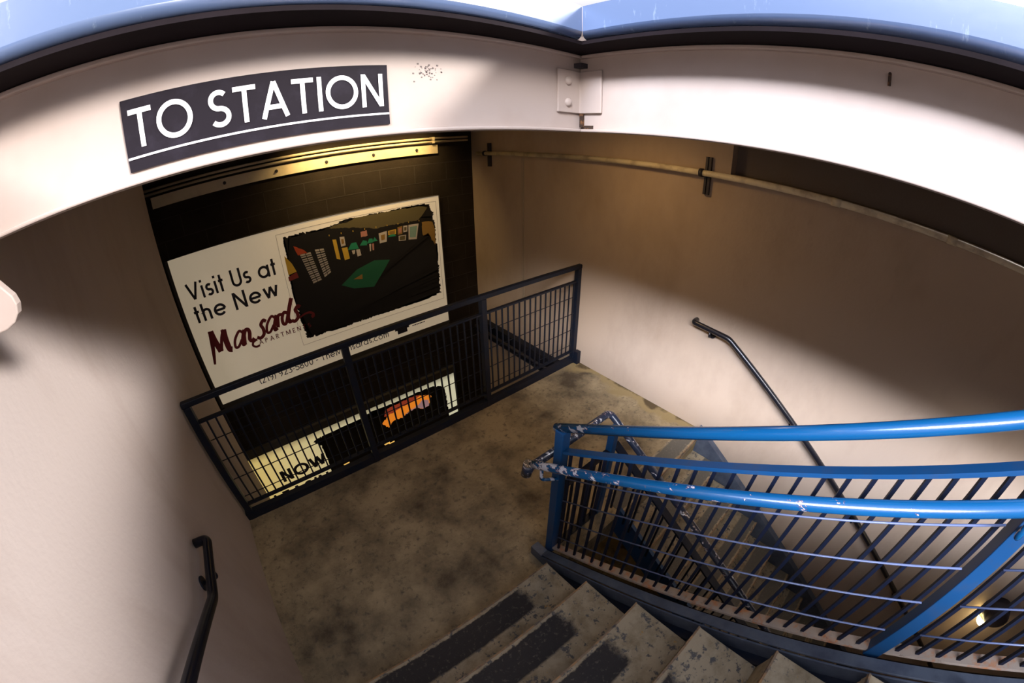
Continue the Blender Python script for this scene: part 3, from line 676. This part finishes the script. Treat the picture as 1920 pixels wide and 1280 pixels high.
flatpoly(b, PD['sunset'], FY-0.0026, 1, .008, .02); flatpoly(b, PD['sunred'], FY-0.0034, 2, .010, .02); flatpoly(b, PD['sunlil'], FY-0.0034, 3, .010, .02)
for x, z in ((.93, -3.70), (1.0, -3.72), (.30, -3.72), (.36, -3.75)): flatpoly(b, [(x, z), (x+.09, z+.004), (x+.085, z-.022), (x+.01, z-.024)], FY-0.004, 4)
obj('photo_print', b, [M['ph_black'], M['sun_or'], M['sun_rd'], M['sun_li'], M['win_lit']], t)

# ------------------------------------------------------------------ pipe on the right wall
t = thing('wall_pipe', 'long pale pipe along the top of the right wall', 'pipe', (XR, 1, -0.15))
px, pz = XR-0.055, -0.150
b = nb(); add_tube(b, [(px, 3.80, pz), (px, -3.5, pz)], 0.0215, 20); obj('tube', b, M['pipe'], t)
for y in (0.22, -0.50):
    b = nb(); add_cyl(b, (px, y-0.03, pz), (px, y+0.03, pz), 0.0255); obj('coupling', b, M['pipe'], t)
for y in (1.11, 3.62, -1.4):
    b = nb(); add_box(b, XR-0.030, XR-0.001, y-0.021, y-0.004, pz-0.150, pz+0.115); add_box(b, XR-0.030, XR-0.001, y+0.004, y+0.021, pz-0.150, pz+0.115); add_box(b, XR-0.008, XR-0.001, y-0.004, y+0.004, pz-0.150, pz+0.115)
    s = obj('strut_channel', b, M['bracket_dark'], t)
    b = nb(); add_cyl(b, (px, y+0.022, pz), (px, y+0.048, pz), 0.030); add_box(b, px, XR-0.02, y+0.022, y+0.048, pz-.030, pz-.022); obj('pipe_clamp', b, M['bracket_dark'], s)

# ------------------------------------------------------------------ wall handrails
def handrail_bracket(x, y, z, wx, parent, m):
    b = nb(); add_tube(b, bend([(x, y, z-0.018), (x, y, z-0.062), (wx, y, z-0.062)], 0.02), 0.008, 10); add_cyl(b, (wx, y, z-0.062), (wx-math.copysign(0.006, wx), y, z-0.062), 0.032)
    obj('bracket', b, m, parent)
t = thing('wall_handrail', 'black sloping pipe handrail on the right wall', 'handrail', (XR, 0.6, -1.3))
hx = XR-0.075
pts = [(XR-0.012, 1.010, -1.245), (hx, 1.010, -1.245), (hx, 0.700, -1.262), (hx, -2.6, -1.262-0.60*3.3)]
b = nb(); add_tube(b, bend(pts, 0.03), 0.021, 20); obj('rail', b, M['black_rail'], t)
for y in (0.86, 0.02, -0.78, -1.58):
    z = -1.255 if y > 0.7 else -1.262-0.60*(0.70-y); handrail_bracket(hx, y, z, XR-0.001, t, M['black_rail'])
t = thing('wall_handrail', 'short dark pipe handrail low on the left wall', 'handrail', (XL, 0.9, -1.2))
M['left_rail'] = mat('left_rail_paint', (0.004, 0.005, 0.010), 0.25, spec=0.35)
hx = XL+0.075
pts = [(XL+0.012, 1.275, -1.262), (hx, 1.275, -1.262), (hx, 0.955, -1.228), (hx, -2.2, -1.228+0.63*3.155)]
b = nb(); add_tube(b, bend(pts, 0.03), 0.021, 20); obj('rail', b, M['left_rail'], t)
for y in (1.10, 0.1, -0.9):
    z = -1.245 if y > 0.95 else -1.228+0.63*(0.955-y); handrail_bracket(hx, y, z, XL+0.001, t, M['navy'])

# ------------------------------------------------------------------ upper flight
t = thing('staircase', 'upper concrete and steel flight with black grit strips rising towards the viewer', 'stairs', (0, 0.7, ZL))
RI, GO = 0.176, 0.2715
for k in range(11):
    z = -2.017+RI*k; y1 = 0.702-GO*k; b = nb()
    add_box(b, XL+0.02, 0.800, y1-GO-0.02, y1, z-0.05, z)
    tr = obj('tread', b, M['tread_up'], t, loc=(0, y1, z), bev=0.004)
    tr.rotation_euler = (0, 0, 0)
    b = nb(); add_box(b, XL+0.02, 0.796, y1-0.012, y1-0.004, z-RI, z-0.05); obj('riser', b, M['landing'], t)
    b = nb(); add_box(b, XL+0.02, 0.800, y1-0.004, y1+0.004, z-0.012, z+0.0015); obj('nosing', b, M['nosing'], tr)
M['tread_up'].node_tree  # object space y runs from the nosing (0) to the back (-GO)
def sloped(bm, x0, x1, c, ya, yb, dz):
    """slab between x0..x1 whose top follows z = c - SL*y, dz thick"""
    add_prism(bm, [(ya, c-SL*ya), (yb, c-SL*yb), (yb, c-SL*yb-dz), (ya, c-SL*ya-dz)], 'x', x0, x1)
b = nb(); sloped(b, 0.845, 0.853, -1.635, 0.80, -2.35, 0.24); sloped(b, 0.853, 0.900, -1.617, 0.80, -2.35, 0.012); sloped(b, 0.853, 0.900, -1.860, 0.62, -2.35, 0.012)
add_box(b, 0.845, 0.900, 0.795, 0.885, ZL, ZL+0.085)
obj('stringer', b, M['blue_grey'], t, bev=0.002)
b = nb(); sloped(b, 0.9005, 0.9225, -1.652, 0.80, -1.6, 0.05); obj('shade_strip', b, M['shade_dark'], t)  # dark strip added to stand for the shade between stringer and guard
b = nb(); sloped(b, XL+0.002, XL+0.018, -1.60, 0.80, -2.35, 0.24); obj('stringer', b, M['blue_grey'], t)
b = nb(); sloped(b, 0.802, 0.843, -1.72, 0.70, -2.35, 0.03); obj('seat_angle', b, M['navy'], t)

# ------------------------------------------------------------------ guard of the upper flight
g = thing('guard_railing', 'bright blue chipped guard railing beside the upper flight', 'railing', (XG, 0.82, ZL))
def on(c, y): return c-SL*y
YU = -1.30
b = nb(); add_tube(b, [(XG, 0.855, on(-.633, .855)), (XG, -1.02, on(-.633, -1.02))], 0.021, 28); obj('top_rail', b, M['blue_top'], g)
for yp in (0.815, -0.680, -1.33):
    b = nb(); zt = on(-.633, yp)-0.012 if yp > -1 else ZB-0.002; zb_ = max(ZL, on(-1.66, yp))
    add_box(b, XG-0.025, XG+0.025, yp-0.025, yp+0.025, zb_, zt); obj('post', b, M['blue_plain'], g, bev=0.003)
b = nb(); add_bar(b, (XG, 0.79, on(-.775, .79)), (XG, -1.22, on(-.775, -1.22)), 0.036, 0.014); obj('mid_rail', b, M['blue_plain'], g)
b = nb(); add_bar(b, (XG+0.005, 0.79, on(-1.622, .79)), (XG+0.005, YU, on(-1.622, YU)), 0.044, 0.012); obj('bottom_rail', b, M['toe'], g)
b = nb(); hgt = (-.782)-(-1.622); add_box(b, -0.006, 0.006, -0.006, 0.006, 0, hgt)
pk = None
for i in range(34):
    y = 0.755-0.0598*i
    if abs(y+0.680) < 0.03: continue
    p = (XG, y, on(-1.620, y))
    if pk is None:
        pk = obj('picket', b, M['picket'], None, loc=(0, 0, 0)); pk.parent = g; pk.location = Vector(p)-wloc(g)
    else: dup(pk, g, p)
for c in (-.955, -1.130, -1.305, -1.484):
    for ya, yb in ((0.762, -0.634), (-0.733, -1.2)):
        b = nb(); add_tube(b, [(XG-0.0095, ya, on(c, ya)), (XG-0.0095, yb, on(c, yb))], 0.0034, 8); obj('cross_rod', b, M['rod'], g)
# inner handrail and its return across the gap
zr = on(-.825, .90)
pts = [(0.860, YU, on(-.825, YU)), (0.860, 0.905, on(-.825, .905)-0.0), (XH, 0.900, -1.405), (XH, -2.4, -1.405-0.60*3.3)]
b = nb(); add_tube(b, [pts[0], (0.860, 0.862, on(-.825, .862)), (0.860, 0.905, on(-.825, .905))], 0.021, 24); obj('handrail', b, M['blue'], g)
for yp in (0.80, -0.68):
    b = nb(); z = on(-.825, yp+.05); add_tube(b, bend([(0.860, yp+.05, z-.015), (0.860, yp+.05, z-.10), (XG-0.02, yp, z-.10)], .02), 0.009, 10); obj('handrail_bracket', b, M['blue'], g)
# ------------------------------------------------------------------ guard of the lower flight with the return rail
g2 = thing('guard_railing', 'dark worn guard railing wrapping from the gap down the lower flight', 'railing', (XH, 0.83, ZL))
def lo(c, y): return c+SL*y
cT = -1.405-0.602*0.9
b = nb(); add_tube(b, bend([(0.850, 0.915, -1.405), (XH, 0.915, -1.400), (XH, 0.30, -1.405-.602*.60)], .04, 8), 0.021, 20)
add_tube(b, [(XH, 0.31, -1.405-.602*.59), (XH, -2.5, -1.405-.602*3.4)], 0.021, 20); obj('top_rail', b, M['worn_rail'], g2)
b = nb(); add_cyl(b, (0.850, 0.925, -1.392), (0.838, 0.935, -1.47), 0.030, 0.026); obj('rail_elbow', b, M['worn_rail'], g2)
for (x, y) in ((1.395, 0.83), (XH, -0.65)):
    b = nb(); zt = -1.42 if y > 0 else -1.405-.602*(.9-y); zb_ = ZL-0.1 if y > 0 else zt-0.75
    add_box(b, x-0.022, x+0.022, y-0.022, y+0.022, zb_, zt); obj('post', b, M['blue_plain'], g2, bev=0.003)
b = nb(); add_bar(b, (0.975, 0.83, -1.600), (XH, 0.83, -1.600), 0.036, 0.014); add_bar(b, (XH, 0.84, lo(-2.11, .84)), (XH, -2.5, lo(-2.11, -2.5)), 0.050, 0.014); obj('mid_rail', b, M['navy'], g2)
b = nb(); add_bar(b, (0.975, 0.83, -2.190), (1.375, 0.83, -2.190), 0.04, 0.012); obj('bottom_rail', b, M['navy'], g2)
b = nb(); add_box(b, -0.006, 0.006, -0.006, 0.006, 0, 0.585); pk2 = obj('picket', b, M['picket'], None, loc=(0, 0, 0)); pk2.parent = g2; pk2.location = Vector((1.02, .83, -2.19))-wloc(g2)
for i in range(1, 6): dup(pk2, g2, (1.02+0.06*i, 0.83, -2.19))
b = nb(); add_box(b, -0.006, 0.006, -0.006, 0.006, 0, 0.500); pk3 = obj('picket', b, M['picket'], None, loc=(0, 0, 0)); pk3.parent = g2; pk3.location = Vector((XH, .76, lo(-2.62, .76)))-wloc(g2)
for i in range(1, 34):
    y = 0.76-0.06*i
    if abs(y+0.65) > .03: dup(pk3, g2, (XH, y, lo(-2.62, y)))

# ------------------------------------------------------------------ lower flight
t = thing('staircase', 'lower concrete and steel flight descending along the right wall', 'stairs', (2.0, 0.7, ZL))
for k in range(0, 13):
    z = ZL-RI*k; y0 = 0.69-GO*k
    b = nb(); add_box(b, XH+0.05, XR-0.085, y0, y0+GO+0.02, z-0.05, z-0.0005 if k else z+0.002)
    if k == 0: b.free(); b = nb(); add_box(b, XH+0.05, XR-0.085, y0, y0+0.168, z-0.05, z+0.003)
    tr = obj('tread', b, M['tread_low'], t, loc=(0, y0, z), bev=0.004)
    if k < 12:
        b = nb(); add_box(b, XH+0.05, XR-0.085, y0+0.006, y0+0.014, z-RI, z-0.05); obj('riser', b, M['landing'], t)
    b = nb(); add_box(b, XH+0.05, XR-0.085, y0-0.004, y0+0.004, z-0.012, z+0.004); obj('nosing', b, M['nosing'], tr)
def sloped_t(bm, x0, x1, c, ya, yb, dz): add_prism(bm, [(ya, lo(c, ya)), (yb, lo(c, yb)), (yb, lo(c, yb)-dz), (ya, lo(c, ya)-dz)], 'x', x0, x1)
b = nb(); sloped_t(b, XR-0.080, XR-0.072, -2.575, 0.72, -2.9, 0.26); sloped_t(b, XR-0.072, XR-0.022, -2.575, 0.72, -2.9, 0.012); obj('stringer', b, M['blue_grey'], t)
b = nb(); sloped_t(b, XH+0.020, XH+0.045, -2.575, 0.72, -2.9, 0.26); obj('stringer', b, M['blue_plain'], t)

# ------------------------------------------------------------------ guard at the far edge of the landing
g3 = thing('guard_railing', 'long dark level guard railing across the far edge of the landing', 'railing', (1.0, YE, ZL))
b = nb(); add_box(b, XL+0.01, XR-0.01, YE-0.020, YE+0.020, -1.170, -1.130); obj('top_rail', b, M['navy'], g3, bev=0.006)
for x in (XL+0.04, 0.435, 1.535, XR-0.045):
    b = nb(); add_box(b, x-0.024, x+0.024, YE-0.024, YE+0.024, ZL-0.02, -1.168); obj('post', b, M['navy'], g3, bev=0.003)
b = nb(); add_box(b, XL+0.05, XR-0.05, YE-0.016, YE+0.016, -1.300, -1.286); obj('mid_rail', b, M['navy'], g3)
b = nb(); add_box(b, XL+0.05, XR-0.05, YE-0.016, YE+0.016, -2.066, -2.054); obj('bottom_rail', b, M['navy'], g3)
b = nb(); add_box(b, -0.0055, 0.0055, -0.0055, 0.0055, 0, 0.757); pk4 = None
n = 0; x = XL+0.115
while x < XR-0.09:
    if min(abs(x-0.435), abs(x-1.535)) > 0.03:
        p = (x, YE, -2.055)
        if pk4 is None: pk4 = obj('picket', b, M['navy'], None, loc=(0, 0, 0)); pk4.parent = g3; pk4.location = Vector(p)-wloc(g3)
        else: dup(pk4, g3, p)
    x += 0.0617
for z in (-1.455, -1.633, -1.812, -1.990):
    b = nb(); add_tube(b, [(XL+0.07, YE+0.0085, z), (XR-0.07, YE+0.0085, z)], 0.0034, 8); obj('cross_rod', b, M['navy'], g3)
b = nb(); add_box(b, XL, XR, 2.213, 2.262, ZL-0.20, ZL+0.068)
obj('toe_channel', b, M['navy'], g3)
b = nb(); add_box(b, XR-0.055, XR-0.002, 2.16, 2.215, ZL-0.0, ZL+0.145); obj('end_bracket', b, M['navy'], g3, bev=0.004)

t = thing('support_channel', 'dark steel channel on the right wall behind the landing guard', 'channel', (XR, 3.1, -2.52))
b = nb(); add_box(b, XR-0.012, XR-0.001, 2.27, 3.98, -2.53, -2.31); add_box(b, XR-0.085, XR-0.012, 2.27, 3.98, -2.325, -2.31); add_box(b, XR-0.085, XR-0.012, 2.27, 3.98, -2.53, -2.515)
obj('channel', b, M['navy'], t)
b = nb(); add_tube(b, [(XR-0.11, 2.30, -2.42), (XR-0.11, 3.95, -2.42)], 0.018, 12); obj('conduit', b, M['bracket_dark'], t)
# ------------------------------------------------------------------ lamp on the right wall below
t = thing('wall_lamp', 'round black lit bulkhead lamp low on the right wall', 'lamp', (XR, -2.36, -2.30))
lc = Vector((XR, -2.36, -2.27))
b = nb(); add_cyl(b, lc, lc+Vector((-0.10, 0, 0)), 0.125, 0.105, seg=32); add_dome(b, lc+Vector((-0.10, 0, 0)), (-1, 0, 0.0), 0.105, 0.04, 32); obj('housing', b, M['bracket_dark'], t)
b = nb(); add_dome(b, lc+Vector((-0.075, 0.05, -0.105)), (-0.45, 0.25, -0.75), 0.055, 0.05, 20); obj('lens', b, emis('lamp_glass', (1.0, 0.86, 0.45), 12.0), t)
ll = bpy.data.lights.new('wall_lamp_light', 'POINT'); ll.energy = 1.0; ll.color = (1.0, 0.72, 0.38); ll.shadow_soft_size = 0.06
lo_ = bpy.data.objects.new('wall_lamp_light', ll); C.objects.link(lo_); lo_.parent = t; lo_.location = Vector((XR-0.26, -2.26, -2.52))-wloc(t)

t = thing('fill_lamp', 'unseen warm fill lamp added under the slab over the landing', 'lamp', (1.9, 1.55, ZT))  # unseen lamp added as warm fill for landing and walls
b = nb(); add_box(b, 1.75, 2.05, 1.40, 1.70, 0.19, ZT+0.002); obj('housing', b, M['bracket_dark'], t)
dl = bpy.data.lights.new('fill_lamp_glow', 'AREA'); dl.shape = 'RECTANGLE'; dl.size = 0.26; dl.size_y = 0.26; dl.energy = 6.0; dl.color = (1.0, 0.62, 0.24)
do = bpy.data.objects.new('fill_lamp_glow', dl); C.objects.link(do); do.parent = t; do.location = Vector((1.9, 1.55, 0.185))-wloc(t)
# fluorescent fitting hidden behind the beam: lights ledger and billboard
t = thing('tube_light', 'warm tube fitting under the slab above the upper billboard', 'lamp', (1.2, 3.72, ZT))
b = nb(); add_box(b, 0.5, 1.95, 3.66, 3.78, 0.20, ZT+0.002); obj('housing', b, M['bracket_dark'], t)
al = bpy.data.lights.new('tube_light_glow', 'AREA'); al.shape = 'RECTANGLE'; al.size = 1.4; al.size_y = 0.06; al.energy = 14.0; al.color = (1.0, 0.68, 0.27); al.spread = math.radians(120)
ao = bpy.data.objects.new('tube_light_glow', al); C.objects.link(ao); ao.parent = t
ao.location = Vector((1.35, 3.72, 0.190))-wloc(t); ao.rotation_euler = (math.radians(28), 0, 0)
